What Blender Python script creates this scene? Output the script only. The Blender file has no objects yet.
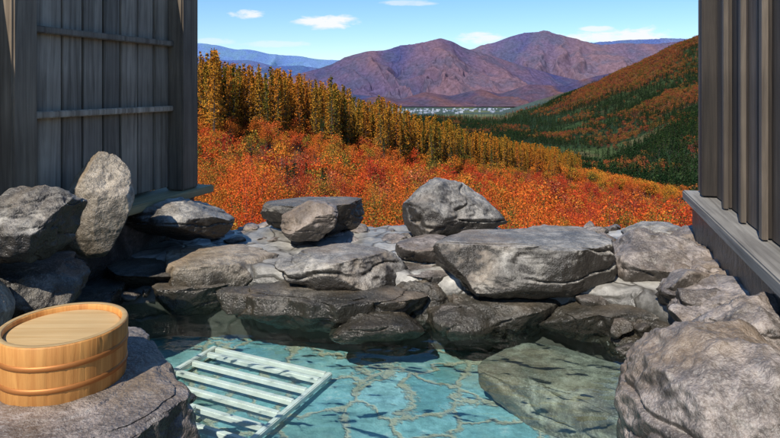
import bpy, bmesh, math, random
import numpy as np
from mathutils import Vector, Matrix
random.seed(7); rng=np.random.default_rng(7)
S=bpy.context.scene
F=600.0; HY=88.0; CH=1.0
def PX(px,Y): return (px-390.0)/F*Y
def PZ(py,Y): return CH-(py-HY)/F*Y

# ---------------- numpy noise
def vnoise(p,seed=0):
    p=np.asarray(p,dtype=np.float64); i=np.floor(p).astype(np.int64); f=p-i; f=f*f*(3-2*f)
    def h(a,b,c):
        n=(a*374761393+b*668265263+c*1274126177+seed*974711)&0xffffffff
        n=((n^(n>>13))*1274126177)&0xffffffff
        n=((n^(n>>16))*2246822519)&0xffffffff
        n=n^(n>>15)
        return (n&0xffffff)/float(0xffffff)*2-1
    x,y,z=i[:,0],i[:,1],i[:,2]; u,v,w=f[:,0],f[:,1],f[:,2]
    l=lambda a,b,t:a+(b-a)*t
    return l(l(l(h(x,y,z),h(x+1,y,z),u),l(h(x,y+1,z),h(x+1,y+1,z),u),v),
             l(l(h(x,y,z+1),h(x+1,y,z+1),u),l(h(x,y+1,z+1),h(x+1,y+1,z+1),u),v),w)
def fbm(p,o=4,seed=0,g=0.5):
    p=np.asarray(p,dtype=np.float64); r=0;a=1;s=0
    for k in range(o):
        r=r+a*vnoise(p*(2.03**k)+k*17.3,seed+k); s+=a; a*=g
    return r/s
def ridged(p,o=4,seed=0):
    p=np.asarray(p,dtype=np.float64); r=0;a=1;s=0
    for k in range(o):
        r=r+a*(1-2*np.abs(vnoise(p*(2.03**k)+k*11.7,seed+k))); s+=a; a*=0.5
    return r/s

# ---------------- node helpers
class NT:
    def __init__(s,nt): s.nt=nt
    def n(s,t,**k):
        nd=s.nt.nodes.new(t)
        ins=k.pop('i',{})
        for a,b in k.items(): setattr(nd,a,b)
        for a,b in ins.items(): s.set(nd.inputs[a],b)
        return nd
    def set(s,sock,v):
        if isinstance(v,bpy.types.NodeSocket): s.nt.links.new(v,sock)
        else: sock.default_value=v
    def math(s,op,a,b=0.0,c=None,clamp=False):
        nd=s.nt.nodes.new('ShaderNodeMath'); nd.operation=op; nd.use_clamp=clamp
        s.set(nd.inputs[0],a); s.set(nd.inputs[1],b)
        if c is not None: s.set(nd.inputs[2],c)
        return nd.outputs[0]
    def mix(s,f,a,b,mode='MIX'):
        nd=s.nt.nodes.new('ShaderNodeMix'); nd.data_type='RGBA'; nd.blend_type=mode
        s.set(nd.inputs['Factor'],f)
        for q,v in ((6,a),(7,b)):
            if isinstance(v,tuple) and len(v)==3: v=(*v,1)
            s.set(nd.inputs[q],v)
        return nd.outputs[2]
    def noise(s,vec,sc,d=4,r=0.55,dist=0.0):
        nd=s.n('ShaderNodeTexNoise',i={'Scale':sc,'Detail':d,'Roughness':r,'Distortion':dist})
        if vec is not None: s.set(nd.inputs['Vector'],vec)
        return nd.outputs['Fac']
    def ramp(s,f,stops,interp='LINEAR'):
        nd=s.nt.nodes.new('ShaderNodeValToRGB'); nd.color_ramp.interpolation=interp
        e=nd.color_ramp.elements
        while len(e)<len(stops): e.new(0.5)
        for k,(p,c) in enumerate(stops):
            e[k].position=p
            if not isinstance(c,tuple): c=(c,c,c)
            e[k].color=(*c[:3],1)
        s.set(nd.inputs[0],f); return nd.outputs[0]
    def bump(s,h,st=0.5,d=0.02,normal=None):
        nd=s.n('ShaderNodeBump',i={'Strength':st,'Distance':d,'Height':h})
        if normal is not None: s.set(nd.inputs['Normal'],normal)
        return nd.outputs[0]
def newmat(name):
    m=bpy.data.materials.new(name); m.use_nodes=True
    t=NT(m.node_tree); b=m.node_tree.nodes['Principled BSDF']
    return m,t,b
def link(o): S.collection.objects.link(o); return o
def meshobj(name,verts,faces,mat=None,smooth=True,parent=None,dolink=True):
    me=bpy.data.meshes.new(name)
    if isinstance(verts,np.ndarray):
        verts=verts.astype(np.float32)
        faces=np.asarray(faces,dtype=np.int32)
        k=faces.shape[1]
        me.vertices.add(len(verts)); me.vertices.foreach_set('co',verts.ravel())
        me.loops.add(faces.size); me.loops.foreach_set('vertex_index',faces.ravel())
        me.polygons.add(len(faces)); me.polygons.foreach_set('loop_start',np.arange(0,faces.size,k,dtype=np.int32))
        me.polygons.foreach_set('loop_total',np.full(len(faces),k,dtype=np.int32))
        me.update(calc_edges=True); me.validate()
    else: me.from_pydata(verts,[],faces)
    if smooth: me.polygons.foreach_set('use_smooth',[True]*len(me.polygons))
    if mat: me.materials.append(mat)
    o=bpy.data.objects.new(name,me)
    if dolink: link(o)
    if parent: o.parent=parent
    return o
def empty(name,loc=(0,0,0)):
    o=bpy.data.objects.new(name,None); o.location=loc; o.empty_display_size=0.1; return link(o)
def gridfaces(nu,nv):
    a=np.arange(nu*nv).reshape(nu,nv)
    return np.stack([a[:-1,:-1].ravel(),a[1:,:-1].ravel(),a[1:,1:].ravel(),a[:-1,1:].ravel()],1)
def setcol(o,col,name='Col'):
    at=o.data.color_attributes.new(name,'FLOAT_COLOR','POINT')
    c=np.ones((len(col),4),dtype=np.float32); c[:,:3]=col
    at.data.foreach_set('color',c.ravel())

# ---------------- materials
def rock_mat(name,light=(0.40,0.38,0.35),dark=(0.10,0.095,0.09),steep_dark=0.8,wet=True,warm=0.0,cover=0.4,st=(0.05,0.5),bs=0.6):
    m,t,b=newmat(name)
    tc=t.n('ShaderNodeTexCoord'); oi=t.n('ShaderNodeObjectInfo')
    off=t.n('ShaderNodeVectorMath',operation='ADD'); t.set(off.inputs[0],tc.outputs['Object'])
    cm=t.n('ShaderNodeCombineXYZ'); r=t.math('MULTIPLY',oi.outputs['Random'],40.0)
    t.set(cm.inputs[0],r); t.set(cm.inputs[1],r); t.set(off.inputs[1],cm.outputs[0]); v=off.outputs[0]
    n1=t.noise(v,4.0,5,0.66,0.5); n2=t.noise(v,20,5,0.72); n3=t.noise(v,150,1,0.7)
    mid=tuple(0.5*(a+d) for a,d in zip(light,dark))
    c=t.ramp(n1,[(0.38,dark),(0.48,mid),(0.58,light),(0.74,tuple(min(1,a*1.35) for a in light))])
    c=t.mix(t.ramp(n2,[(0.42,0.0),(0.62,0.85)]),c,tuple(a*0.28 for a in light))
    li=t.ramp(n2,[(0.30,1.0),(0.43,0.0)])
    c=t.mix(t.math('MULTIPLY',li,cover),c,(0.52,0.48,0.41))
    sp=t.ramp(n3,[(0.40,0.0),(0.55,0.0),(0.66,1.0)])
    c=t.mix(t.math('MULTIPLY',sp,0.25),c,(0.52,0.50,0.46))
    sd=t.ramp(n3,[(0.32,1.0),(0.42,0.0)])
    c=t.mix(t.math('MULTIPLY',sd,0.4),c,(0.05,0.043,0.036))
    w=t.ramp(t.noise(v,2.7,3,0.6),[(0.46,0.0),(0.64,1.0)])
    c=t.mix(t.math('MULTIPLY',w,0.45+warm),c,(0.27,0.185,0.105))
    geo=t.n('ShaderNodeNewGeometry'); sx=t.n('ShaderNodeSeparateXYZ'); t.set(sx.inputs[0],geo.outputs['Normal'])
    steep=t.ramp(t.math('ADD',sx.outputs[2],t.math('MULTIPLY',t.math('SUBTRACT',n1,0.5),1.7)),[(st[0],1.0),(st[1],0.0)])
    c=t.mix(t.math('MULTIPLY',steep,steep_dark),c,(0.034,0.029,0.024))  # steep and downward faces darker than tops, broken up by noise
    rg=t.math('SUBTRACT',0.50,t.math('MULTIPLY',steep,0.18*steep_dark))
    if wet:
        ps=t.n('ShaderNodeSeparateXYZ'); t.set(ps.inputs[0],geo.outputs['Position'])
        hz=t.math('ADD',ps.outputs[2],t.math('MULTIPLY',t.math('SUBTRACT',n1,0.5),0.25))
        wf=t.n('ShaderNodeMapRange',i={'Value':hz,'From Min':0.05,'From Max':0.17,'To Min':1.0,'To Max':0.0}).outputs[0]
        c=t.mix(t.math('MULTIPLY',wf,0.82),c,(0.028,0.026,0.019))
        rg=t.math('SUBTRACT',rg,t.math('MULTIPLY',wf,0.28))
    t.set(b.inputs['Roughness'],t.math('MAXIMUM',rg,0.16))
    t.set(b.inputs['Base Color'],c)
    h=t.math('ADD',n2,t.math('ADD',t.math('MULTIPLY',n3,0.14),t.math('MULTIPLY',n1,1.0)))
    t.set(b.inputs['Normal'],t.bump(h,bs,0.030))
    return m
ROCK=rock_mat('rock_granite',(0.43,0.40,0.35),steep_dark=0.95,st=(0.34,0.74))
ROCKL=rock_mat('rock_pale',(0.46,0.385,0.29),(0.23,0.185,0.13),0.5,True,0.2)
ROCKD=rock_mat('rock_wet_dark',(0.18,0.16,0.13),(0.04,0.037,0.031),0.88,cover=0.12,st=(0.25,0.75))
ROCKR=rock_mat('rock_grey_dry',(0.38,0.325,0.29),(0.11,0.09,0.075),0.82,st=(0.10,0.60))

def wood_mat(name,ca,cb,axis='Z',rough=0.7,scale=1.0,bs=0.5):
    m,t,b=newmat(name)
    tc=t.n('ShaderNodeTexCoord'); oi=t.n('ShaderNodeObjectInfo')
    mp=t.n('ShaderNodeMapping'); t.set(mp.inputs[0],tc.outputs['Object'])
    s={'X':(1.2,28,28),'Y':(28,1.2,28),'Z':(28,28,1.2)}[axis]
    mp.inputs['Scale'].default_value=tuple(q*scale for q in s)
    off=t.n('ShaderNodeVectorMath',operation='ADD'); t.set(off.inputs[0],mp.outputs[0])
    cm=t.n('ShaderNodeCombineXYZ'); r=t.math('MULTIPLY',oi.outputs['Random'],90.0)
    for q in range(3): t.set(cm.inputs[q],r)
    t.set(off.inputs[1],cm.outputs[0])
    n=t.noise(off.outputs[0],1.0,5,0.7,0.8); n2=t.noise(tc.outputs['Object'],3.0,3)
    c=t.ramp(n,[(0.34,ca),(0.64,cb)])
    c=t.mix(t.ramp(n2,[(0.4,0.0),(0.75,0.5)]),c,tuple(q*0.5 for q in ca))
    br=t.math('ADD',0.60,t.math('MULTIPLY',oi.outputs['Random'],0.8))
    hs=t.n('ShaderNodeHueSaturation'); t.set(hs.inputs['Color'],c); t.set(hs.inputs['Value'],br)
    t.set(b.inputs['Base Color'],hs.outputs[0]); b.inputs['Roughness'].default_value=rough
    t.set(b.inputs['Normal'],t.bump(n,bs,0.005))
    return m
WALLW=wood_mat('weathered_board',(0.155,0.120,0.086),(0.42,0.345,0.265),bs=0.8)
WALLD=wood_mat('dark_board',(0.050,0.037,0.029),(0.145,0.115,0.090),bs=0.8)
WALLM=wood_mat('batten_wood',(0.10,0.078,0.060),(0.24,0.195,0.15),bs=0.8)
DARKB=wood_mat('darkest_board',(0.020,0.015,0.012),(0.06,0.047,0.037))  # darkest wood tone, for recessed, backing and some right-wall boards
POSTW=wood_mat('dark_post',(0.085,0.062,0.042),(0.22,0.17,0.12),bs=0.8)
SILLY=wood_mat('sill_wood_pale',(0.44,0.34,0.16),(0.66,0.55,0.31),'X')
SILLG=wood_mat('sill_wood_grey',(0.22,0.205,0.185),(0.45,0.43,0.39),'X')
BUCK=wood_mat('bucket_cypress',(0.46,0.18,0.04),(0.68,0.33,0.09),'Z',0.62,2.0,0.35)
BUCKT=wood_mat('bucket_cypress_end',(0.60,0.375,0.15),(0.74,0.52,0.25),'X',0.62,2.0,0.3)

# ---------------- pool & deck
poly=np.array([(-1.5,2.62),(-1.02,2.84),(-0.6,2.80),(0.0,2.72),(0.5,2.66),(1.0,2.5),(1.12,2.3),(0.9,1.9),(0.68,1.5),(0.62,0.5),(-0.35,0.5),(-0.42,1.3),(-0.75,1.75),(-1.25,2.1),(-1.6,2.35)])
def sdpoly(x,y,P):
    d=np.full(x.shape,1e9); ins=np.zeros(x.shape,bool)
    for k in range(len(P)):
        a=P[k]; b=P[(k+1)%len(P)]; e=b-a
        wx=x-a[0]; wy=y-a[1]; tt=np.clip((wx*e[0]+wy*e[1])/(e@e),0,1)
        d=np.minimum(d,np.hypot(wx-e[0]*tt,wy-e[1]*tt))
        c=((a[1]>y)!=(b[1]>y)); xi=a[0]+(y-a[1])*(e[0])/(e[1] if abs(e[1])>1e-9 else 1e-9)
        ins^=(c&(x<xi))
    return np.where(ins,-d,d)
nx,ny=520,330
gx=np.linspace(-6,6,nx); gy=np.linspace(-2.5,3.95,ny)
X,Y=np.meshgrid(gx,gy,indexing='ij'); x=X.ravel(); y=Y.ravel()
sd=sdpoly(x,y,poly)
tt=np.clip((sd+0.10)/0.14,0,1); tt=tt*tt*(3-2*tt)
pp=np.stack([x,y,0*x],1)
top=0.15+0.035*fbm(pp*3,3,5)+0.014*ridged(pp*9,3,8)
lf=np.clip((-0.95-x)/0.25,0,1)*np.clip((3.05-y)/0.2,0,1); top=top*(1-lf)+lf*(0.05+0.01*fbm(pp*4,3,1))
z=-0.45*(1-tt)+top*tt
edge=np.clip((y-(3.62+0.12*fbm(pp*2.5,3,11)))/0.2,0,1); z=z-1.6*edge**1.2
m,t,b=newmat('deck_stone'); tc=t.n('ShaderNodeTexCoord'); geo=t.n('ShaderNodeNewGeometry')
nd=t.n('ShaderNodeTexNoise',i={'Scale':2.0,'Detail':4.0}); t.set(nd.inputs['Vector'],tc.outputs['Object'])
ad=t.n('ShaderNodeVectorMath',operation='MULTIPLY_ADD'); t.set(ad.inputs[0],nd.outputs['Color']); ad.inputs[1].default_value=(0.5,0.5,0.5); t.set(ad.inputs[2],tc.outputs['Object'])
vo=t.n('ShaderNodeTexVoronoi',feature='DISTANCE_TO_EDGE',i={'Scale':3.6}); t.set(vo.inputs['Vector'],ad.outputs[0])
vc=t.n('ShaderNodeTexVoronoi',i={'Scale':3.6}); t.set(vc.inputs['Vector'],ad.outputs[0])
j=t.ramp(vo.outputs['Distance'],[(0.0,0.0),(0.05,1.0)])
n1=t.noise(tc.outputs['Object'],9,8,0.7)
c=t.ramp(n1,[(0.3,(0.16,0.15,0.13)),(0.5,(0.38,0.36,0.32)),(0.7,(0.54,0.52,0.47))])
hs=t.n('ShaderNodeHueSaturation'); t.set(hs.inputs['Color'],c); sc=t.n('ShaderNodeSeparateColor'); t.set(sc.inputs[0],vc.outputs['Color'])
t.set(hs.inputs['Value'],t.math('ADD',0.65,t.math('MULTIPLY',sc.outputs[0],0.55)))
c=t.mix(j,(0.09,0.08,0.065),hs.outputs[0])
ps=t.n('ShaderNodeSeparateXYZ'); t.set(ps.inputs[0],geo.outputs['Position'])
wf=t.n('ShaderNodeMapRange',i={'Value':t.math('ADD',ps.outputs[2],t.math('MULTIPLY',t.math('SUBTRACT',n1,0.5),0.12)),'From Min':0.08,'From Max':0.15,'To Min':1.0,'To Max':0.0}).outputs[0]
c=t.mix(t.math('MULTIPLY',wf,0.88),c,(0.045,0.043,0.034))
t.set(b.inputs['Base Color'],c); t.set(b.inputs['Roughness'],t.math('SUBTRACT',0.36,t.math('MULTIPLY',wf,0.22)))
t.set(b.inputs['Normal'],t.bump(t.math('ADD',t.math('MULTIPLY',j,0.7),t.math('MULTIPLY',n1,1.6)),0.6,0.012))
meshobj('stone_ground',np.stack([x,y,z],1),gridfaces(nx,ny),m)

# pool floor
m,t,b=newmat('pool_floor_flagstone'); tc=t.n('ShaderNodeTexCoord')
nd=t.n('ShaderNodeTexNoise',i={'Scale':3.6,'Detail':5.0,'Roughness':0.65}); t.set(nd.inputs['Vector'],tc.outputs['Object'])
ad=t.n('ShaderNodeVectorMath',operation='MULTIPLY_ADD'); t.set(ad.inputs[0],nd.outputs['Color']); ad.inputs[1].default_value=(0.30,0.30,0.3); t.set(ad.inputs[2],tc.outputs['Object'])
vo=t.n('ShaderNodeTexVoronoi',feature='DISTANCE_TO_EDGE',i={'Scale':4.6}); t.set(vo.inputs['Vector'],ad.outputs[0])
vc=t.n('ShaderNodeTexVoronoi',i={'Scale':4.6}); t.set(vc.inputs['Vector'],ad.outputs[0])
sc=t.n('ShaderNodeSeparateColor'); t.set(sc.inputs[0],vc.outputs['Color'])
n1=t.noise(tc.outputs['Object'],16,7,0.75); nl=t.noise(tc.outputs['Object'],2.2,3,0.6)
jd=t.math('ADD',vo.outputs['Distance'],t.math('MULTIPLY',t.math('SUBTRACT',n1,0.5),0.12))
j=t.ramp(jd,[(0.02,0.0),(0.08,1.0)])
c=t.ramp(sc.outputs[0],[(0.0,(0.12,0.32,0.35)),(0.3,(0.26,0.50,0.53)),(0.5,(0.22,0.36,0.32)),(0.7,(0.16,0.40,0.43)),(1.0,(0.34,0.58,0.61))])
c=t.mix(t.ramp(n1,[(0.43,0.0),(0.61,0.6)]),c,(0.09,0.20,0.20))
c=t.mix(t.ramp(n1,[(0.3,0.6),(0.44,0.0)]),c,(0.50,0.62,0.60))
c=t.mix(t.ramp(nl,[(0.50,0.0),(0.68,0.5)]),c,(0.30,0.31,0.22))
cj=t.ramp(n1,[(0.3,(0.30,0.31,0.22)),(0.7,(0.50,0.48,0.37))])
c=t.mix(j,cj,c)
t.set(b.inputs['Base Color'],c); b.inputs['Roughness'].default_value=0.7
t.set(b.inputs['Normal'],t.bump(t.math('ADD',j,n1),0.6,0.015))
xs=np.linspace(-2.0,1.5,80); ys=np.linspace(0.3,3.0,60); X,Y=np.meshgrid(xs,ys,indexing='ij')
v=np.stack([X.ravel(),Y.ravel(),0*X.ravel()-0.16],1); v[:,2]+=0.006*fbm(v*4,3,3)
meshobj('pool_floor',v,gridfaces(80,60),m)
# water
m,t,b=newmat('hot_spring_water'); m.node_tree.nodes.remove(b)
out=[n for n in m.node_tree.nodes if n.type=='OUTPUT_MATERIAL'][0]
tc=t.n('ShaderNodeTexCoord'); mp=t.n('ShaderNodeMapping'); t.set(mp.inputs[0],tc.outputs['Object']); mp.inputs['Scale'].default_value=(0.8,1.25,1); mp.inputs['Rotation'].default_value=(0,0,0.35)
h=t.math('ADD',t.noise(mp.outputs[0],8,1,0.4,0.5),t.math('MULTIPLY',t.noise(mp.outputs[0],23,1,0.4,0.4),0.18))
bn=t.bump(h,0.65,0.0135)
fr=t.n('ShaderNodeFresnel',i={'IOR':1.38,'Normal':bn}); tr=t.n('ShaderNodeBsdfTransparent',i={'Color':(0.88,0.985,0.985,1)})
gl=t.n('ShaderNodeBsdfGlossy',i={'Roughness':0.05,'Normal':bn,'Color':(1,1,1,1)})
mx=t.n('ShaderNodeMixShader',i={0:fr.outputs[0],1:tr.outputs[0],2:gl.outputs[0]}); t.set(out.inputs[0],mx.outputs[0])
xs=np.linspace(-1.95,1.45,220); ys=np.linspace(0.35,2.95,170); X,Y=np.meshgrid(xs,ys,indexing='ij')
v=np.stack([X.ravel(),Y.ravel(),0*X.ravel()],1); v[:,2]=0.002*fbm(v*4.5,2,61)
meshobj('pool_water',v,gridfaces(220,170),m)

# ---------------- rocks
def ico(n):
    bm=bmesh.new(); bmesh.ops.create_icosphere(bm,subdivisions=n,radius=1.0)
    a=np.array([v.co[:] for v in bm.verts]); f=np.array([[v.index for v in q.verts] for q in bm.faces]); bm.free(); return a,f
ICO,ICOF=ico(7); ICO5,ICOF5=ico(6)
def rockw(name,c,dim,seed,mat,cuts=9,boxy=0.8,rough=1.0,rot=(0,0,0),flat=None,hi=False,taper=0.0,lean=0.0):
    V,Fc=(ICO,ICOF) if hi else (ICO5,ICOF5)
    r=np.random.default_rng(seed)
    p=np.sign(V)*np.abs(V)**boxy
    for k in range(cuts):
        n=r.normal(size=3); n/=np.linalg.norm(n); d=r.uniform(0.58,0.92)
        q=p@n; p=p-np.outer(np.maximum(0,q-d)*0.92,n)
    d=V
    asp=np.array(dim)/max(dim)
    ps=p*asp+seed*3.1
    disp=0.16*fbm(ps*1.3,3,seed)+0.075*ridged(ps*2.6,4,seed+5)+0.030*fbm(ps*9,4,seed+9,0.6)+0.014*ridged(ps*14,3,seed+3)
    fr=fbm(ps*np.array([1.2,1.2,3.5]),2,seed+31); disp=disp-0.05*np.exp(-(fr/0.035)**2)
    p=p+d*(disp*rough)[:,None]/ (asp*0.5+0.5)
    if taper: p[:,:2]*=(1-taper*(p[:,2:3]))
    if flat is not None: p[:,2]=np.where(p[:,2]>flat,flat+(p[:,2]-flat)*0.12,p[:,2])
    if lean: p[:,0]+=lean*p[:,2]
    mn,mxx=p.min(0),p.max(0); p=(p-(mn+mxx)/2)/((mxx-mn)/2)
    p=p*np.array(dim)/2
    o=meshobj(name,p,Fc,mat); o.location=c; o.rotation_euler=rot
    return o
def rock(name,x0,x1,y0,y1,Y,depth,seed,mat,**k):
    cx=PX((x0+x1)/2,Y); w=(x1-x0)/F*Y
    zt=PZ(y0,Y+depth*0.15); zb=PZ(y1,Y-depth*0.4)
    rz=k.pop('rz',0)
    return rockw(name,(cx,Y,(zt+zb)/2),(w,depth,zt-zb),seed,mat,rot=(0,0,rz),**k)
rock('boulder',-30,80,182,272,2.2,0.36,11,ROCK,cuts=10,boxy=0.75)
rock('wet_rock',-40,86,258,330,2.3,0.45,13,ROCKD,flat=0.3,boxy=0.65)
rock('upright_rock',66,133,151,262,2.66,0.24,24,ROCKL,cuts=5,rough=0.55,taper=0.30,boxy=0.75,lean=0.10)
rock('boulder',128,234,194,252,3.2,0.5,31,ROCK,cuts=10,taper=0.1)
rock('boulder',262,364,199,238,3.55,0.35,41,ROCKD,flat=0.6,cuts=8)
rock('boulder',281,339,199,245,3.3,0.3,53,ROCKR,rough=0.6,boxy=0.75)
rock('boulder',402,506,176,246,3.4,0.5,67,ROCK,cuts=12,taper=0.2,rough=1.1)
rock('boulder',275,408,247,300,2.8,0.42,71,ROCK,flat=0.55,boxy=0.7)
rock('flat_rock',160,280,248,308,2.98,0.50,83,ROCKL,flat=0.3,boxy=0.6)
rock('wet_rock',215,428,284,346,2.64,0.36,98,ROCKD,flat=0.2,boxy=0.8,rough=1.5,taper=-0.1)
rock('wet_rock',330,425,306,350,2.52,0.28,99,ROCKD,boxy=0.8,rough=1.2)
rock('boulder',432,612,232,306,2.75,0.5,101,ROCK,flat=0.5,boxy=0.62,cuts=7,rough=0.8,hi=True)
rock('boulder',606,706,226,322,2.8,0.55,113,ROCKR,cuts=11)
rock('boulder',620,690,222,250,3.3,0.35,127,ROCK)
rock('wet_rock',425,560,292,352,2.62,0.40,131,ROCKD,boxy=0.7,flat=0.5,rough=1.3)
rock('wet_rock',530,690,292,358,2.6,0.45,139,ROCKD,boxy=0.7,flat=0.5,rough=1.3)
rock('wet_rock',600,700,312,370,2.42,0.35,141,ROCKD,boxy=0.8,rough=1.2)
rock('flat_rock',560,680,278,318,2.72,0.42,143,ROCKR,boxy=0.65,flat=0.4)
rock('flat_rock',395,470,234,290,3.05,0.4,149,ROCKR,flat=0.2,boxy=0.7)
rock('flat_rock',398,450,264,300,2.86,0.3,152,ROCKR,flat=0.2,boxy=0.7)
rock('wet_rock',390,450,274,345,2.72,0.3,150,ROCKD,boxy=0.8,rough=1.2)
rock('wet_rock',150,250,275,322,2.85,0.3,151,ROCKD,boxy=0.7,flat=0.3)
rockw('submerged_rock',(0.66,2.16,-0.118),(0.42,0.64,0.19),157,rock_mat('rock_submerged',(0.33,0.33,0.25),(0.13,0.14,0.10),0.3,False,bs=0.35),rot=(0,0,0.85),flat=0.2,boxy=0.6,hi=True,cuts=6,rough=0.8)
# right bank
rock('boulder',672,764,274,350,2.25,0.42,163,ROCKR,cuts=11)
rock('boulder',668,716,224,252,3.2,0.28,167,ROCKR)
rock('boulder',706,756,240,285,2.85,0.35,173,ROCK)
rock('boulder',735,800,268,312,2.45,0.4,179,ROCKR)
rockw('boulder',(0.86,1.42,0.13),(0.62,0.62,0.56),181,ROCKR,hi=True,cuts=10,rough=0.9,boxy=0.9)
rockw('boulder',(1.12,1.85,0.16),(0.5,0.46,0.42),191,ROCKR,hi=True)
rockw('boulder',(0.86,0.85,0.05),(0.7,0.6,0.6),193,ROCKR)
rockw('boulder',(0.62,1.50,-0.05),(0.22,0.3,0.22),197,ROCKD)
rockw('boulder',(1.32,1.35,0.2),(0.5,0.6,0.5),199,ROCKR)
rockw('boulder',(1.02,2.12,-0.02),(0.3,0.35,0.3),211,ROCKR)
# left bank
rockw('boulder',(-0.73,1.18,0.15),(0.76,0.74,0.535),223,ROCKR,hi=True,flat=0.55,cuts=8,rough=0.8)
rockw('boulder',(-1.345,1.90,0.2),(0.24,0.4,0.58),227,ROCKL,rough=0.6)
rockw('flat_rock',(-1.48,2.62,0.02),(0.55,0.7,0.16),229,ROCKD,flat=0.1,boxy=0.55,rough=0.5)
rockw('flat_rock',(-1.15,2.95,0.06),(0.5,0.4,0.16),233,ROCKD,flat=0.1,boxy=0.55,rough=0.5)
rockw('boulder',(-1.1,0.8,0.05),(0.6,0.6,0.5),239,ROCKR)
vs=[];fs=[];off=0
I3,F3=ico(4); rr_=np.random.default_rng(5)
for k in range(300):
    if k<150:
        q=random.random()*len(poly); a=poly[int(q)]; b2=poly[(int(q)+1)%len(poly)]; fr_=q%1
        cx,cy=a+(b2-a)*fr_; cx+=random.gauss(0,.07); cy+=random.gauss(0.05,.07); s=random.uniform(.02,.055); cz=0.05
        if cy<1.0: continue
    elif k<225: 
        cy=random.uniform(1.9,3.3); cx=1.05+0.308*(cy-1.57)+random.uniform(-.2,.12); s=random.uniform(.03,.09); cz=.2 
    else:
        cx=random.uniform(-1.4,1.5); cy=random.uniform(3.35,3.7); s=random.uniform(.02,.07); cz=.14
    p=np.sign(I3)*np.abs(I3)**.75
    for _ in range(8):
        n=rr_.normal(size=3); n/=np.linalg.norm(n); q=p@n; p=p-np.outer(np.maximum(0,q-rr_.uniform(.45,.8))*.95,n)
    p=p*(1+0.30*fbm(p*1.3+k*7,3,k)+0.06*ridged(p*4+k,3,k))[:,None]*np.array([s*random.uniform(.8,1.6),s*random.uniform(.8,1.3),s*random.uniform(.5,.9)])
    p+=np.array([cx,cy,cz]); vs.append(p); fs.append(F3+off); off+=len(I3)
meshobj('loose_stones',np.concatenate(vs),np.concatenate(fs),ROCKR)

# ---------------- box helper
def box(name,o,ax,ay,az,mat,parent=None,bev=0.004):
    o,ax,ay,az=map(Vector,(o,ax,ay,az))
    bm=bmesh.new(); bmesh.ops.create_cube(bm,size=1.0)
    L=(ax.length,ay.length,az.length)
    for v in bm.verts: v.co=Vector((v.co.x*L[0],v.co.y*L[1],v.co.z*L[2]))
    bmesh.ops.bevel(bm,geom=bm.edges[:],offset=bev,segments=2,affect='EDGES')
    me=bpy.data.meshes.new(name); bm.to_mesh(me); bm.free(); me.materials.append(mat)
    ob=bpy.data.objects.new(name,me); link(ob)
    M=Matrix((ax.normalized(),ay.normalized(),az.normalized())).transposed().to_4x4()
    M.translation=o+(ax+ay+az)/2
    ob.matrix_world=M
    if parent: ob.parent=parent
    return ob
D=Vector((0.308,1,0)).normalized(); N=Vector((D.y,-D.x,0))
W=empty('wooden_wall'); p0=Vector((-1.225,3.5,0))
ZT=1.68; ZB=0.42; k=0
def bx(nm,s0,s1,n0,n1,z0,z1,mat,par,bev=0.004,P=p0,NN=N):
    return box(nm,P+D*s0+NN*n0+Vector((0,0,z0)),D*(s1-s0),NN*(n1-n0),(0,0,z1-z0),mat,par,bev)
bx('end_post',-0.10,0.05,-0.02,0.09,ZB,ZT,POSTW,W,0.008)
s=-0.10
while s>-1.02:
    w=random.uniform(0.115,0.15); s2=max(s-w,-1.02)
    bx('board_%d'%k,s2+0.005,s-0.005,-0.025,-0.003+random.uniform(-.005,.005),ZB+0.02,ZT,WALLW,W,0.003); s=s2; k+=1
for nm,za in (('upper_rail',1.235),('lower_rail',0.87),('top_rail',1.60)): bx(nm,-1.02,-0.103,0.002,0.035,za,za+.03,WALLW,W)
bx('middle_post',-1.14,-1.022,-0.03,0.06,0.1,ZT,POSTW,W,0.008)
s=-1.142
while s>-3.2:
    w=random.uniform(0.12,0.16); s2=s-w
    bx('board_%d'%k,s2+0.004,s-0.004,-0.10,-0.08,0.05,ZT,DARKB,W,0.003); s=s2; k+=1
for zz in (0.88,1.24,1.60): bx('rail',-3.2,-1.145,-0.078,-0.04,zz,zz+0.03,POSTW,W)
bx('back_board',-3.2,-0.1,-0.16,-0.125,0.0,ZT,DARKB,W)
SL=empty('wooden_sill')
bx('sill_plank',-1.02,0.16,-0.10,0.125,ZB-0.045,ZB-0.003,SILLY,SL,0.006)
q0=Vector((1.63,3.12,0)); NR=-N
W2=empty('wooden_wall')
def bxr(nm,s0,s1,n0,n1,z0,z1,mat,par,bev=0.004): return bx(nm,s0,s1,n0,n1,z0,z1,mat,par,bev,q0,NR)
bxr('end_post',-0.06,0.06,-0.09,0.015,0.455,ZT,WALLM,W2,0.006)
bxr('edge_batten',-0.125,-0.064,-0.05,0.03,0.455,ZT,DARKB,W2,0.006)
s=-0.128
while s>-3.4:
    w=random.uniform(0.13,0.17); s2=s-w
    bxr('board_%d'%k,s2+0.006,s-0.006,-0.06,-0.03+random.uniform(-.006,.006),0.455,ZT,(WALLD,DARKB,WALLD)[k%3],W2,0.003)
    if k%2==0: bxr('batten_%d'%k,s2-0.02,s2+0.02,-0.020,0.0,0.455,ZT,WALLM,W2,0.003)
    s=s2;k+=1
bxr('back_board',-3.4,-0.02,-0.13,-0.1,0.0,ZT,DARKB,W2)
SR=empty('wooden_sill')
bxr('sill_plank',-3.4,0.1,-0.07,0.085,0.40,0.45,SILLG,SR,0.006)
bxr('sill_base',-3.4,0.02,-0.07,0.05,-0.1,0.396,ROCKR,SR,0.006)
bx('wall_footing',-3.2,0.1,-0.12,0.03,-0.3,ZB-0.05,ROCKR,SL,0.006)

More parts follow.
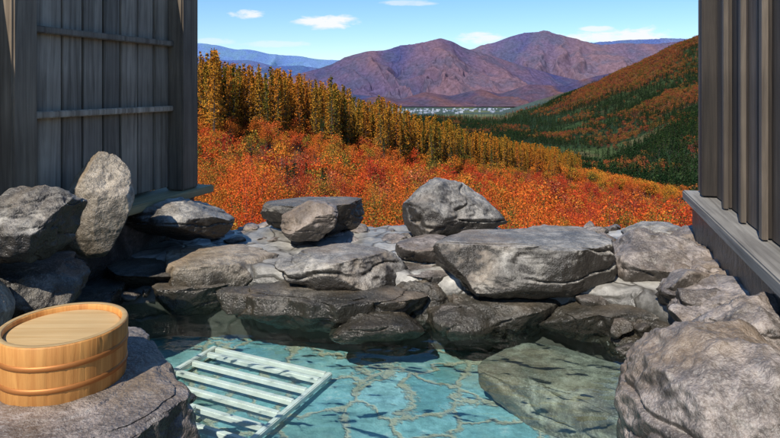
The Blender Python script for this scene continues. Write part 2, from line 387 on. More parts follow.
# ---------------- bucket
B=empty('wooden_wash_bucket',(-0.66,1.215,0.412))
def lathe(name,prof,mat,seg=96,groove=0.0,parent=None):
    v=[];f=[]; n=len(prof)
    for a in range(seg):
        th=2*math.pi*a/seg
        for (r,zz,gr) in prof:
            rr=r-(groove if (gr and a%8==0) else 0)
            v.append((rr*math.cos(th),rr*math.sin(th),zz))
    for a in range(seg):
        for k in range(n-1):
            f.append((a*n+k,((a+1)%seg)*n+k,((a+1)%seg)*n+k+1,a*n+k+1))
    return meshobj(name,v,f,mat,parent=parent)
Hh=0.112
lathe('staves',[(0.1145,0,0),(0.1155,0.002,1),(0.117,0.04,1),(0.1185,0.08,1),(0.1195,Hh-0.003,1),(0.1180,Hh,0),(0.1075,Hh,0),(0.106,Hh-0.003,0),(0.106,Hh-0.016,0)],BUCK,192,0.0009,B)
lathe('bottom_disc',[(0.1062,Hh-0.014,0),(0.1040,Hh-0.0105,0),(0.10,Hh-0.010,0),(0.0005,Hh-0.010,0)],BUCKT,96,0,B)
lathe('rim_edge',[(0.1178,Hh+0.0006,0),(0.1165,Hh+0.0015,0),(0.109,Hh+0.0015,0),(0.1077,Hh+0.0006,0)],BUCKT,96,0,B)
m,t,b=newmat('copper_hoop'); b.inputs['Base Color'].default_value=(0.50,0.19,0.05,1); b.inputs['Metallic'].default_value=0.5; b.inputs['Roughness'].default_value=0.5
for zc,rr in ((0.030,0.1168),(0.072,0.1183)):
    lathe('hoop',[(rr,zc-0.005,0),(rr+0.0014,zc-0.0045,0),(rr+0.002,zc,0),(rr+0.0014,zc+0.0045,0),(rr,zc+0.005,0)],m,96,0,B)

# ---------------- grate
m,t,b=newmat('grate_white_plastic'); tc=t.n('ShaderNodeTexCoord')
t.set(b.inputs['Base Color'],t.ramp(t.noise(tc.outputs['Object'],18,5),[(0.3,(0.70,0.68,0.60)),(0.7,(0.88,0.85,0.80))])); b.inputs['Roughness'].default_value=0.5
G=empty('drain_grate')
g0=Vector((-0.765,2.60,-0.135)); gu=Vector((0.54,-0.248,0)); gl_=gu.length; gu.normalize(); gv=Vector((gu.y,-gu.x,0)); 
if gv.y>0: gv=-gv
gz=Vector((0,0,0.02)); LL=0.70
def gb(nm,u0,u1,v0,v1,z0=0.0): box(nm,g0+gu*u0+gv*v0+Vector((0,0,z0)),gv*(v1-v0),gu*(u1-u0),gz,m,G,0.003)
gb('side_1',0,0.022,0,LL); gb('side_2',gl_-0.022,gl_,0,LL)
vv=0.0;k=0
while vv<LL: gb('bar_%d'%k,0.024,gl_-0.024,vv,vv+0.021,-0.001); vv+=0.088 if k else 0.05; k+=1
gb('cross',gl_*0.48,gl_*0.52,0.44,LL,0.0205)

# ---------------- terrain
DI=np.array([3.7,10,25,60,120,200,350,600,900,1300,1800,2500,3500,5000,9000.])
CP=np.array([-400,200,300,400,500,540,570,600,620,660,700,800,1200.])
TB=np.array([
[330,262,215,170,135,112,104,100,100,100, 98, 96, 96, 96, 96],
[330,268,228,185,150,130,124,124,126,126,122,118,114,110,101],
[330,275,235,195,160,141,137,136,134,130,124,118,113,109,101],
[330,285,250,212,188,170,163,155,147,138,128,120,114,109,101],
[330,290,262,228,203,186,177,166,155,142,131,121,112,109,101],
[330,292,265,232,208,192,181,172,160,146,131,112, 99,110,101],
[330,293,268,236,213,199,187,178,166,150,130, 99, 90,105,101],
[330,295,270,240,220,207,194,184,171,152,125, 84, 82,105,101],
[330,296,272,245,225,211,199,187,162,147,118, 72, 76,105,101],
[330,298,276,250,233,220,208,192,142,132,100, 56, 66,105,101],
[330,300,280,256,240,228,216,195,122,118, 85, 39, 52,100,101],
[330,300,285,262,246,236,222,190,100, 90, 60, 15, 30, 90,101],
[330,300,285,262,246,236,222,190,100, 90, 60, 15, 30, 90,101.]])
LD=np.log(DI)
def Zg(x,y):
    x=np.asarray(x,float); y=np.asarray(y,float)
    px=np.clip(390+600*x/y,CP[0],CP[-1]-1e-3); l=np.clip(np.log(y),LD[0],LD[-1]-1e-6)
    i=np.clip(np.searchsorted(CP,px,side='right')-1,0,len(CP)-2); j=np.clip(np.searchsorted(LD,l,side='right')-1,0,len(LD)-2)
    a=(px-CP[i])/(CP[i+1]-CP[i])
    Zt=CH-(TB-HY)/F*DI[None,:]
    b=np.clip((y-DI[j])/(DI[j+1]-DI[j]),0,1)
    b=b*0.6+0.4*b*b*(3-2*b)
    z=(Zt[i,j]*(1-a)+Zt[i+1,j]*a)*(1-b)+(Zt[i,j+1]*(1-a)+Zt[i+1,j+1]*a)*b
    P=np.stack([x,y,0*x],1)
    sc=np.clip((y-500)/900,0,1)*np.clip((px-500)/80,0,1)
    z=z+np.clip((y-15)*0.010,0,1.6)*np.clip((800-y)/300,0,1)*fbm(P/18.0,3,2)+sc*34*ridged(P/330.0,4,21)*np.clip((3200-y)/700,0,1)-sc*6
    return z
nu,nv=560,520
pxs=np.concatenate([np.linspace(-2400,100,60),np.linspace(105,800,420),np.linspace(830,3000,80)])
ds=np.exp(np.linspace(math.log(3.7),math.log(9000),nv))
PXg,DG=np.meshgrid(pxs,ds,indexing='ij'); y=DG.ravel(); x=(PXg.ravel()-390)/600*y
z=Zg(x,y); P=np.stack([x,y,z],1)
pxv=PXg.ravel()
P0=np.stack([x,y,0*x],1)
n1=fbm(P0/9,4,31)[:,None]*.5+.5; n2=fbm(P0/160,4,41)[:,None]; n3=fbm(P0*np.array([1/420,1/170,1]),3,51)[:,None]
near=np.array([0.20,0.075,0.035])*(1-n1)+np.array([0.08,0.045,0.02])*n1
n4=fbm(P0*np.array([1/90,1/60,1]),3,71)[:,None]
field=np.where(n3>0.30,np.where(n4>0,np.array([[0.06,0.085,0.032]]),np.array([[0.10,0.09,0.042]])),np.where(n3>0.0,np.array([[0.035,0.06,0.024]]),np.array([[0.022,0.042,0.02]])))
n6=fbm(P0*np.array([1/300,1/500,1]),2,81)[:,None]
far=np.where(y[:,None]>2900,np.where(n6>0.1,np.array([[0.13,0.15,0.075]]),np.array([[0.07,0.10,0.085]])),field)
hill=np.where(n2+0.25*n1>0.12,np.array([[0.15,0.06,0.028]]),np.array([[0.035,0.055,0.022]]))
w1=np.clip((y-330)/120,0,1)[:,None]; col=near*(1-w1)+far*w1
ish=(np.clip((pxv-520)/60,0,1)*np.clip((y-650)/200,0,1)*np.clip((4200-y)/300,0,1)*np.clip((z+75)/30+0.2,0,1))[:,None]
col=col*(1-ish)+hill*ish
m,t,b=newmat('terrain'); at=t.n('ShaderNodeAttribute',attribute_name='Col'); geo=t.n('ShaderNodeNewGeometry')
nn=t.noise(geo.outputs['Position'],0.06,8,0.7)
c=t.mix(1.0,at.outputs['Color'],t.ramp(nn,[(0.3,0.45),(0.7,1.5)]),'MULTIPLY')
t.set(b.inputs['Base Color'],c); b.inputs['Roughness'].default_value=1.0; b.inputs['Specular IOR Level'].default_value=0.05
o=meshobj('hillside_ground',P,gridfaces(nu,nv),m); setcol(o,col)

# ---------------- mountains
def mount(name,pts,Dc,Df,Db,base,seed,cl,cd,spur=0.4,wl=700.,nu=760,nv=240,sk=0.25):
    pts=np.array(pts,float); px=np.linspace(pts[0,0],pts[-1,0],nu)
    cr=np.interp(px,pts[:,0],pts[:,1])
    kern=np.ones(9)/9; cr=np.convolve(np.pad(cr,4,mode='edge'),kern,'valid')
    tv=np.linspace(0,1,nv); split=0.78
    U,Vv=np.meshgrid(px,tv,indexing='ij'); C=np.repeat(cr[:,None],nv,1)
    t_=np.where(Vv<split,Vv/split,1-(Vv-split)/(1-split)).ravel()
    dist=np.where(Vv<split,Df+(Dc-Df)*Vv/split,Dc+(Db-Dc)*(Vv-split)/(1-split))
    x=(U.ravel()-390)/600*Dc*(0.35+0.65*dist.ravel()/Dc); y=dist.ravel()
    zc=CH-(C.ravel()-HY)/F*Dc
    q=(y-Dc)
    Pn=np.stack([(x+sk*q)/wl,q/(wl*3.5),0*x+seed],1)
    warp=fbm(Pn*np.array([0.9,2.2,1]),3,seed+2); Pn[:,0]+=0.6*warp
    r1=1-2*np.abs(vnoise(Pn*np.array([1.0,0.5,1]),seed+50))
    Pb=Pn.copy(); Pb[:,0]+=0.40*fbm(Pn*np.array([2,5,1]),3,seed+8)
    r2=1-2*np.abs(vnoise(Pb*np.array([2.5,2.0,1]),seed+51)); r3=ridged(Pb*np.array([6,9,1]),2,seed+52)
    lo=1-t_
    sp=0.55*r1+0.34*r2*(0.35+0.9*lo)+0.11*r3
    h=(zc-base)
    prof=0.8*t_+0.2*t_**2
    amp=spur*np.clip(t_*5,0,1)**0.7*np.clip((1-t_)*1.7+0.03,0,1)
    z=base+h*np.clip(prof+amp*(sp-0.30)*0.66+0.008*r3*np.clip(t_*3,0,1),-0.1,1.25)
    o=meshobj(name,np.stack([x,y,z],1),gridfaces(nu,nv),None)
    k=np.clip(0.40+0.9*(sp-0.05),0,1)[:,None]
    col=np.array(cd)*(1-k)+np.array(cl)*k  # spur shading painted in: bluish dark hollows, lighter warm ridges
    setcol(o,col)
    m,t,b=newmat(name+'_surface'); at=t.n('ShaderNodeAttribute',attribute_name='Col'); geo=t.n('ShaderNodeNewGeometry')
    nn=t.noise(geo.outputs['Position'],0.022,4,0.8); n5=t.noise(geo.outputs['Position'],0.0028,4,0.6)
    cc=t.mix(t.ramp(n5,[(0.46,0.0),(0.6,0.45)]),at.outputs['Color'],(cd[0]*1.2,cd[1]*1.3,cd[2]*0.8))
    t.set(b.inputs['Base Color'],t.mix(1.0,cc,t.ramp(nn,[(0.32,0.65),(0.68,1.35)]),'MULTIPLY'))
    b.inputs['Roughness'].default_value=1.0; b.inputs['Specular IOR Level'].default_value=0.0
    o.data.materials.append(m)
CLm=(0.160,0.098,0.122); CDm=(0.046,0.056,0.150)  # aerial haze mixed into the range colours as blue, here and below
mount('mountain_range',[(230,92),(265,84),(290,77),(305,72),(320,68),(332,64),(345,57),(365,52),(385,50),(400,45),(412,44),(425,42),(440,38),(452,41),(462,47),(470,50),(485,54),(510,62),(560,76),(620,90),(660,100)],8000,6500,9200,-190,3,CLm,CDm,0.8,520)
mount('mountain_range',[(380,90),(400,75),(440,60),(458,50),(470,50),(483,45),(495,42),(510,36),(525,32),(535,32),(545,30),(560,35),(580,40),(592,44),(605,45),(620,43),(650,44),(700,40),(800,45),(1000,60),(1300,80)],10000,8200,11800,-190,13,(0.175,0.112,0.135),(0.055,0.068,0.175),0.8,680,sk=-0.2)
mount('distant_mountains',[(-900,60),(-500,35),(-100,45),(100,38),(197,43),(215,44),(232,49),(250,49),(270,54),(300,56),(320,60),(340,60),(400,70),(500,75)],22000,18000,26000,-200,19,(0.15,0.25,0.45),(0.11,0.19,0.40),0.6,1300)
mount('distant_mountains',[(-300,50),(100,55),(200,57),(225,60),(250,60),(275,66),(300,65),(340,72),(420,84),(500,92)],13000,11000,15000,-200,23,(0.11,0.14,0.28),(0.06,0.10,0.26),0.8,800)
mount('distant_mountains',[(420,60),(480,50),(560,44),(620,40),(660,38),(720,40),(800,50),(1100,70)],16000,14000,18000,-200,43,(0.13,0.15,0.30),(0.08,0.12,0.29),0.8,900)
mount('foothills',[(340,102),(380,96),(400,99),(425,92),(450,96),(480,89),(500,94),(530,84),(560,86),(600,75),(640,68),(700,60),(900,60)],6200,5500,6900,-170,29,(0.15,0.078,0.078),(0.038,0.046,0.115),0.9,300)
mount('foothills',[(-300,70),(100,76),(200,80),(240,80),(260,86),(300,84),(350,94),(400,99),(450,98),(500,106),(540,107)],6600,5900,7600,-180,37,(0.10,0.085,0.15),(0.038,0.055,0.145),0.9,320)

# ---------------- foliage
def leaf_mat(name,stops,tint=0.25,nsc=0.05,trans=True,rw=0.8,vw=0.9):
    m,t,b=newmat(name); oi=t.n('ShaderNodeObjectInfo'); geo=t.n('ShaderNodeNewGeometry')
    lo=t.noise(oi.outputs['Location'],nsc,2,0.6)
    f=t.math('ADD',t.math('MULTIPLY',oi.outputs['Random'],rw),t.math('MULTIPLY',t.math('SUBTRACT',lo,0.5),1.3),clamp=True)
    f=t.math('ADD',f,t.math('MULTIPLY',t.math('SUBTRACT',geo.outputs['Random Per Island'],0.5),tint),clamp=True)
    c=t.ramp(f,stops)
    hs=t.n('ShaderNodeHueSaturation'); t.set(hs.inputs['Color'],c); t.set(hs.inputs['Value'],t.math('ADD',0.50,t.math('MULTIPLY',geo.outputs['Random Per Island'],vw)))
    df=t.n('ShaderNodeBsdfDiffuse'); t.set(df.inputs['Color'],hs.outputs[0]); m.node_tree.nodes.remove(b)
    out=[n for n in m.node_tree.nodes if n.type=='OUTPUT_MATERIAL'][0]
    if trans:
        tr=t.n('ShaderNodeBsdfTranslucent'); t.set(tr.inputs['Color'],hs.outputs[0])
        mx=t.n('ShaderNodeMixShader',i={0:0.2,1:df.outputs[0],2:tr.outputs[0]}); t.set(out.inputs[0],mx.outputs[0])
    else: t.set(out.inputs[0],df.outputs[0])
    return m
L_SHRUB=leaf_mat('autumn_shrub_leaves',[(0.0,(0.10,0.12,0.025)),(0.09,(0.42,0.24,0.04)),(0.2,(0.70,0.22,0.034)),(0.38,(0.74,0.14,0.028)),(0.52,(0.66,0.085,0.025)),(0.66,(0.46,0.045,0.025)),(0.78,(0.24,0.06,0.038)),(0.88,(0.42,0.14,0.06)),(1.0,(0.76,0.23,0.10))])
L_LARCH=leaf_mat('larch_needles',[(0.0,(0.09,0.11,0.02)),(0.16,(0.32,0.19,0.028)),(0.5,(0.52,0.22,0.026)),(1.0,(0.50,0.15,0.022))],0.3,0.02,False,vw=0.8)
L_CON=leaf_mat('conifer_needles',[(0.0,(0.014,0.036,0.014)),(0.6,(0.028,0.058,0.02)),(1.0,(0.055,0.08,0.022))],0.3,0.01,False)
L_DEC=leaf_mat('autumn_tree_leaves',[(0.0,(0.07,0.10,0.025)),(0.14,(0.46,0.25,0.03)),(0.45,(0.62,0.18,0.027)),(0.75,(0.46,0.08,0.024)),(1.0,(0.24,0.08,0.035))],0.3,0.01,False)
L_FDEC=leaf_mat('hill_tree_leaves',[(0.0,(0.05,0.07,0.02)),(0.2,(0.24,0.13,0.032)),(0.5,(0.32,0.095,0.032)),(0.75,(0.22,0.052,0.032)),(1.0,(0.13,0.065,0.045))],0.3,0.01,False)
m_,t_,b_=newmat('bark'); t_.set(b_.inputs['Base Color'],(0.09,0.065,0.05,1)); BARK=m_
def cyl(p,q,r0,r1,seg=5):
    p=np.array(p,float);q=np.array(q,float);d=q-p;d/=np.linalg.norm(d)
    u=np.cross(d,[0.3,0.9,0.1]);u/=np.linalg.norm(u);w=np.cross(d,u)
    th=np.arange(seg)*2*math.pi/seg
    ring=lambda c,r:c+r*(np.cos(th)[:,None]*u+np.sin(th)[:,None]*w)
    V=np.concatenate([ring(p,r0),ring(q,r1)]); Fs=[[k,(k+1)%seg,seg+(k+1)%seg,seg+k] for k in range(seg)]
    return V,np.array(Fs)
def build_plant(name,kind,seed,leafmat):
    r=np.random.default_rng(seed); VV=[];FF=[];MI=[];off=0
    def add(V,Fs,mi):
        nonlocal off
        VV.append(V);FF.append(Fs+off);MI.append(np.full(len(Fs),mi));off+=len(V)
    def leaves(c,s,flat=0.0):
        n=len(c); a=r.normal(size=(n,3)); a[:,2]*=(1-flat); a/=np.linalg.norm(a,axis=1)[:,None]
        b=np.cross(a,r.normal(size=(n,3))); b/=np.linalg.norm(b,axis=1)[:,None]
        s=(s*r.uniform(0.5,1.2,n))[:,None]
        V=np.stack([c-a*s,c-b*s*.6,c+a*s,c+b*s*.6],1).reshape(-1,3)
        add(V,np.arange(4*n).reshape(n,4),1)
    if kind in('larch','conifer','far_conifer'):
        add(*cyl((0,0,0),(0.004,0,0.97),0.010,0.002),0)
        nb=int({'larch':72,'conifer':70,'far_conifer':26}[kind])
        z0=r.uniform(.12,.28) if kind=='larch' else 0.08
        C=[]
        for k in range(nb):
            f=(k+r.uniform(0,1))/nb; zz=z0+(1-z0)*f; L=(0.115 if kind=='larch' else .17)*(1-f)**0.95*r.uniform(.45,1.25)+0.006
            if kind=='larch' and f<0.12: L*=.6
            th=r.uniform(0,6.283); tip=np.array([math.cos(th)*L,math.sin(th)*L,zz+L*(0.05 if kind=='larch' else -0.3)])
            if kind!='far_conifer': add(*cyl((0,0,zz),tip,0.003,0.001,3),0)
            m=10 if kind!='far_conifer' else 5
            tt=r.uniform(0.15,1.05,m)[:,None]
            C.append(np.array([0,0,zz])*(1-tt)+tip*tt+r.normal(size=(m,3))*np.array([.009,.009,.008]))
        leaves(np.concatenate(C),0.0125 if kind!='far_conifer' else 0.035,0.3)
    elif kind in('dec','far_dec'):
        add(*cyl((0,0,0),(0.02,0.01,0.5),0.025,0.012),0)
        nc=20 if kind=='dec' else 12; C=[]
        for k in range(nc):
            d=r.normal(size=3); d/=np.linalg.norm(d); c=np.array([0,0,0.6])+d*np.array([.3,.3,.33])*r.uniform(.5,1)
            add(*cyl((0.01,0,r.uniform(.25,.5)),c,0.008,0.002,3),0)
            m=36 if kind=='dec' else 14
            C.append(c+r.normal(size=(m,3))*np.array([.075,.075,.055]))
        leaves(np.concatenate(C),0.024 if kind=='dec' else .05,0.2)
    elif kind in('shrub','shrub_fine'):
        C=[]; fine=kind=='shrub_fine'
        for k in range(24 if not fine else 34):
            th=r.uniform(0,6.283); rr=r.uniform(0.05,.5)**.8; hz=(1-(rr/.62)**2)*r.uniform(.45,1.0)+.08
            c=np.array([math.cos(th)*rr,math.sin(th)*rr,hz]); add(*cyl((c[0]*.1,c[1]*.1,0),c+[0,0,.08],0.006,0.002,3),0)
            C.append(c+r.normal(size=(36 if not fine else 85,3))*np.array([.068,.068,.085]))
        leaves(np.concatenate(C),0.032 if not fine else 0.017,0.2)
    V=np.concatenate(VV);Fs=np.concatenate(FF);mi=np.concatenate(MI)
    o=meshobj(name,V,Fs,BARK,smooth=False,dolink=False); o.data.materials.append(leafmat)
    o.data.polygons.foreach_set('material_index',mi.astype(np.int32)); return o
def coll(name,items):
    c=bpy.data.collections.new(name)
    for o in items: c.objects.link(o)
    return c
def scatter(name,colc,pts,scl,nvar):
    n=len(pts); me=bpy.data.meshes.new(name); me.vertices.add(n); me.vertices.foreach_set('co',pts.astype(np.float32).ravel())
    a=me.attributes.new('rot','FLOAT_VECTOR','POINT'); r=np.zeros((n,3),np.float32); r[:,2]=rng.uniform(0,6.28,n); r[:,:2]=rng.normal(0,0.04,(n,2)); a.data.foreach_set('vector',r.ravel())
    a=me.attributes.new('scl','FLOAT_VECTOR','POINT'); a.data.foreach_set('vector',scl.astype(np.float32).ravel())
    a=me.attributes.new('idx','INT','POINT'); a.data.foreach_set('value',rng.integers(0,nvar,n).astype(np.int32))
    o=bpy.data.objects.new(name,me); link(o)
    ng=bpy.data.node_groups.new(name+'_gn','GeometryNodeTree')
    ng.interface.new_socket('Geometry',in_out='INPUT',socket_type='NodeSocketGeometry'); ng.interface.new_socket('Geometry',in_out='OUTPUT',socket_type='NodeSocketGeometry')
    N_=ng.nodes; gi=N_.new('NodeGroupInput'); go=N_.new('NodeGroupOutput'); ip=N_.new('GeometryNodeInstanceOnPoints'); ci=N_.new('GeometryNodeCollectionInfo')
    ci.inputs['Collection'].default_value=colc; ci.inputs['Separate Children'].default_value=True; ci.inputs['Reset Children'].default_value=True
    def na(nm,ty):
        q=N_.new('GeometryNodeInputNamedAttribute'); q.data_type=ty; q.inputs['Name'].default_value=nm
        return [s for s in q.outputs if s.enabled and s.name=='Attribute'][0]
    er=N_.new('FunctionNodeEulerToRotation'); Lk=ng.links.new
    m2p=N_.new('GeometryNodeMeshToPoints')
    Lk(gi.outputs[0],m2p.inputs['Mesh']); Lk(m2p.outputs[0],ip.inputs['Points']); Lk(ci.outputs[0],ip.inputs['Instance']); ip.inputs['Pick Instance'].default_value=True
    Lk(na('idx','INT'),ip.inputs['Instance Index']); Lk(na('rot','FLOAT_VECTOR'),er.inputs[0]); Lk(er.outputs[0],ip.inputs['Rotation']); Lk(na('scl','FLOAT_VECTOR'),ip.inputs['Scale'])
    Lk(ip.outputs[0],go.inputs[0]); md=o.modifiers.new('instances','NODES'); md.node_group=ng
    return o
def pts_from(px,Yv,sink=0.0):
    x=(px-390)/600*Yv; z=Zg(x,Yv)-sink; return np.stack([x,Yv,z],1)
def larch_front(px): return np.interp(px,[0,195,300,400,450,540,570],[120,138,168,195,230,335,370])+14*np.sin(px*0.11)+8*np.sin(px*.37+1)
SH=coll('shrub_variants',[build_plant('shrub_%d'%k,'shrub',100+k,L_SHRUB) for k in range(5)])
SF=coll('fine_shrub_variants',[build_plant('fine_shrub_%d'%k,'shrub_fine',150+k,L_SHRUB) for k in range(4)])
LA=coll('larch_variants',[build_plant('larch_%d'%k,'larch',200+k,L_LARCH) for k in range(7)])
CO=coll('conifer_variants',[build_plant('conifer_%d'%k,'conifer',300+k,L_CON) for k in range(3)])
DE=coll('deciduous_variants',[build_plant('dec_%d'%k,'dec',400+k,L_DEC) for k in range(4)])
FC=coll('far_conifer_variants',[build_plant('farcon_%d'%k,'far_conifer',500+k,L_CON) for k in range(2)])
FD=coll('far_deciduous_variants',[build_plant('fardec_%d'%k,'far_dec',600+k,L_FDEC) for k in range(3)])
def band(n,y0,y1,p0=100,p1=800):
    Yv=np.sqrt(rng.uniform(y0*y0,y1*y1,n)); return rng.uniform(p0,p1,n),Yv
def shrubs(name,co,nv,specs):
    allp=[];alls=[]
    for n,y0,y1,s0,s1 in specs:
        px,Yv=band(n,y0,y1); k=(Yv<larch_front(px)+8)|(px>560); px,Yv=px[k],Yv[k]
        cl=fbm(np.stack([(px-390)/600*Yv/14,Yv/14,0*px],1),2,91)
        k=cl>-0.26; px,Yv=px[k],Yv[k]
        p=pts_from(px,Yv,0.1); s=(s0+(s1-s0)*rng.uniform(0,1,len(p))**1.8)[:,None]*np.stack([rng.uniform(.8,1.3,len(p)),rng.uniform(.8,1.3,len(p)),rng.uniform(.7,1.3,len(p))],1)
        allp.append(p);alls.append(s)
    scatter(name,co,np.concatenate(allp),np.concatenate(alls),nv)
shrubs('autumn_shrubs',SF,4,((620,7,25,.7,1.4),(1200,25,60,1.1,2.6)))
shrubs('autumn_shrubs',SH,5,((1500,60,130,1.7,4.3),(2300,130,380,2.6,6.5)))
px,Yv=band(800,45,330,100,760); k=(Yv<larch_front(px)+5)&(rng.uniform(0,1,len(px))<np.clip(1.3-(px-200)/300,0.16,1)); px,Yv=px[k],Yv[k]
p=pts_from(px,Yv,.1); s=rng.uniform(2.5,6.0,len(p))[:,None]*np.array([[.8,.8,1]])
scatter('autumn_trees',DE,p,s,4)
n=3000; px=rng.uniform(100,580,n); Yv=larch_front(px)+rng.uniform(0,1,n)**1.3*150; p=pts_from(px,Yv,.2)
h=(14+8.0*rng.uniform(0,1,n)**0.7)[:,None]; s=h*np.stack([rng.uniform(.75,1.1,n)]*2+[np.ones(n)],1)
scatter('larch_forest',LA,p,s,7)
n=420; px=rng.uniform(100,620,n); Yv=larch_front(np.minimum(px,570))+rng.uniform(-10,120,n); p=pts_from(px,Yv,.2)
h=rng.uniform(5,13,n)[:,None]; scatter('conifer_trees',CO,p,h*np.array([[1.1,1.1,1]]),3)
n=90; px=rng.uniform(150,700,n); Yv=rng.uniform(30,130,n); p=pts_from(px,Yv,.1)
h=rng.uniform(1.2,3.2,n)[:,None]; scatter('young_pine_trees',CO,p,h*np.array([[1.8,1.8,1]]),3)
n=300; px=rng.uniform(100,560,n); Yv=larch_front(px)+rng.uniform(-22,10,n); p=pts_from(px,Yv,.2)
h=rng.uniform(3.5,9,n)[:,None]; scatter('autumn_trees',DE,p,h*np.array([[.9,.9,1]]),4)
n=700; px=rng.uniform(530,700,n); Yv=rng.uniform(0,1,n)*140+np.interp(px,[530,600,665,700],[330,350,380,450]); k=rng.uniform(0,1,n)<np.clip((690-px)/40,0,1); px,Yv=px[k],Yv[k]
p=pts_from(px,Yv,.3); h=rng.uniform(7,14,len(p))[:,None]; scatter('autumn_trees',DE,p,h*np.array([[1.0,1.0,1]]),4)
# valley forest
n=26000; px=rng.uniform(380,830,n); Yv=rng.uniform(480,2900,n); x=(px-390)/600*Yv
nz=fbm(np.stack([x/420,Yv/170,0*x],1),3,51); zz=Zg(x,Yv); P_=np.stack([x,Yv,zz],1)
mixn=fbm(P_/120,3,77)+rng.normal(0,.15,n)
k0=((nz<0.29)|(rng.uniform(0,1,n)<0.2))&(zz<-55)
k=k0&(mixn<0.26); p=P_[k]; h=rng.uniform(10,19,len(p))[:,None]; scatter('valley_forest',FC,p,h*np.array([[1.6,1.6,1]]),2)
k=k0&(mixn>=0.26); p=P_[k]; h=rng.uniform(9,15,len(p))[:,None]; scatter('valley_autumn_trees',FD,p,h*np.array([[1.2,1.2,1]]),3)
# hill forest
n=31000; px=rng.uniform(480,830,n); Yv=np.sqrt(rng.uniform(650**2,2700**2,n)); x=(px-390)/600*Yv; zz=Zg(x,Yv)
g=(Yv<1300)
onh=(zz>-75+rng.normal(0,10,n))&(((Yv>750)&(px>590))|((Yv>1500)&(px>500)))
nz2=fbm(np.stack([x/160,Yv/160,0*x],1),4,41)+rng.normal(0,.16,n)
P_=np.stack([x,Yv,zz],1)
thr=np.where(g,0.15,-0.08)+np.clip((-zz)/220,0,.35)
k=onh&(nz2>thr); p=P_[k]; h=rng.uniform(11,17,len(p))[:,None]; scatter('hill_autumn_forest',FD,p,h*np.array([[1.1,1.1,1]]),3)
k=onh&(nz2<=thr); p=P_[k]; h=rng.uniform(12,20,len(p))[:,None]; scatter('hill_conifer_forest',FC,p,h*np.array([[1.5,1.5,1]]),2)

# distant town
vs=[];fs=[];o_=0
for k in range(110):
    px=random.uniform(390,510); Yv=random.uniform(3300,5000); x=(px-390)/600*Yv; z=float(Zg(np.array([x]),np.array([Yv]))[0]); w=random.uniform(8,20);d=random.uniform(8,20);hh=random.uniform(4,7)
    vs+= [(x,Yv,z-2),(x+w,Yv,z-2),(x+w,Yv+d,z-2),(x,Yv+d,z-2),(x,Yv,z+hh),(x+w,Yv,z+hh),(x+w,Yv+d,z+hh),(x,Yv+d,z+hh),(x,Yv+d/2,z+hh+4),(x+w,Yv+d/2,z+hh+4)]
    fs+= [tuple(o_+q for q in f) for f in ((0,1,5,4),(1,2,6,5),(2,3,7,6),(3,0,4,7),(4,5,9,8),(7,8,9,6),(4,8,7),(5,6,9))]; o_+=10
m,t,b=newmat('town_walls'); geo=t.n('ShaderNodeNewGeometry'); t.set(b.inputs['Base Color'],t.ramp(geo.outputs['Random Per Island'],[(0,(0.12,0.15,0.20)),(1,(0.42,0.44,0.48))]))
meshobj('distant_town',vs,fs,m,smooth=False)

# ---------------- world, sun, camera
EL=math.radians(47); AZ=math.radians(208)
w=bpy.data.worlds.new('World'); S.world=w; w.use_nodes=True; t=NT(w.node_tree); bg=w.node_tree.nodes['Background']
sky=t.n('ShaderNodeTexSky',sky_type='NISHITA'); sky.sun_disc=False; sky.sun_elevation=EL; sky.sun_rotation=AZ; sky.air_density=1.0; sky.dust_density=0.15; sky.ozone_density=3.5
hs=t.n('ShaderNodeHueSaturation'); t.set(hs.inputs['Color'],sky.outputs[0]); hs.inputs['Saturation'].default_value=1.2
tc=t.n('ShaderNodeTexCoord'); sx=t.n('ShaderNodeSeparateXYZ'); t.set(sx.inputs[0],tc.outputs['Generated'])
yy=t.math('MAXIMUM',sx.outputs[1],0.05); az=t.math('DIVIDE',sx.outputs[0],yy); el=t.math('DIVIDE',sx.outputs[2],yy)
cb=t.n('ShaderNodeCombineXYZ'); t.set(cb.inputs[0],az); t.set(cb.inputs[1],t.math('MULTIPLY',el,3.0))
nz=t.noise(cb.outputs[0],22,6,0.62,0.3)
tot=None
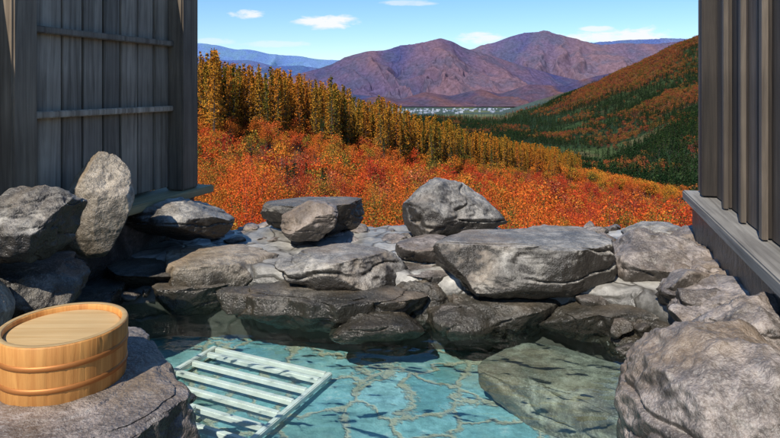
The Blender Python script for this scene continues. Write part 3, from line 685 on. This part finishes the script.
for (px,py,wx,wy,st) in ((328,22,34,6.5,1.0),(246,14,16,5,.9),(585,38,46,5.5,1.0),(632,35,34,9,1.),(480,38,22,5.5,.9),(275,44,36,3.5,.4),(215,41,20,4,.4),(410,3,26,3,.5),(600,29,18,3,.8)):
    a=t.math('DIVIDE',t.math('SUBTRACT',az,(px-390)/600),wx/600); e=t.math('DIVIDE',t.math('SUBTRACT',el,(88-py)/600),wy/600)
    rr=t.math('ADD',t.math('MULTIPLY',a,a),t.math('MULTIPLY',e,e))
    d=t.math('ADD',t.math('MULTIPLY',t.math('SUBTRACT',1.0,rr),0.7),t.math('MULTIPLY',t.math('SUBTRACT',nz,0.44),3.2))
    d=t.math('MULTIPLY',t.n('ShaderNodeMapRange',i={'Value':d,'From Min':0.0,'From Max':0.7}).outputs[0],st)
    lim=t.n('ShaderNodeMapRange',i={'Value':rr,'From Min':0.8,'From Max':2.6,'To Min':1.0,'To Max':0.0}).outputs[0]
    d=t.math('MULTIPLY',d,lim)
    tot=d if tot is None else t.math('MAXIMUM',tot,d)
tot=t.math('MULTIPLY',tot,t.math('GREATER_THAN',sx.outputs[1],0.05))
tint=t.mix(1.0,hs.outputs[0],(0.88,0.94,1.02),'MULTIPLY')
c=t.mix(tot,tint,(6.4,6.6,6.8))
t.set(bg.inputs[0],c); bg.inputs[1].default_value=0.148
L=bpy.data.lights.new('sun','SUN'); L.energy=5.0; L.angle=math.radians(0.5); L.color=(1.0,0.93,0.82)
so=bpy.data.objects.new('sun',L); link(so)
dirv=Vector((math.sin(AZ)*math.cos(EL),math.cos(AZ)*math.cos(EL),math.sin(EL)))
so.rotation_euler=dirv.to_track_quat('Z','Y').to_euler()
cam=bpy.data.cameras.new('camera'); cam.sensor_width=36; cam.lens=600/780*36; cam.shift_y=-(219-HY)/780; cam.clip_start=0.05; cam.clip_end=60000
co=bpy.data.objects.new('camera',cam); link(co); co.location=(0,0,CH); co.rotation_euler=(math.radians(90),0,0); S.camera=co
S.view_settings.view_transform='Standard'; S.view_settings.look='None'; S.view_settings.exposure=0
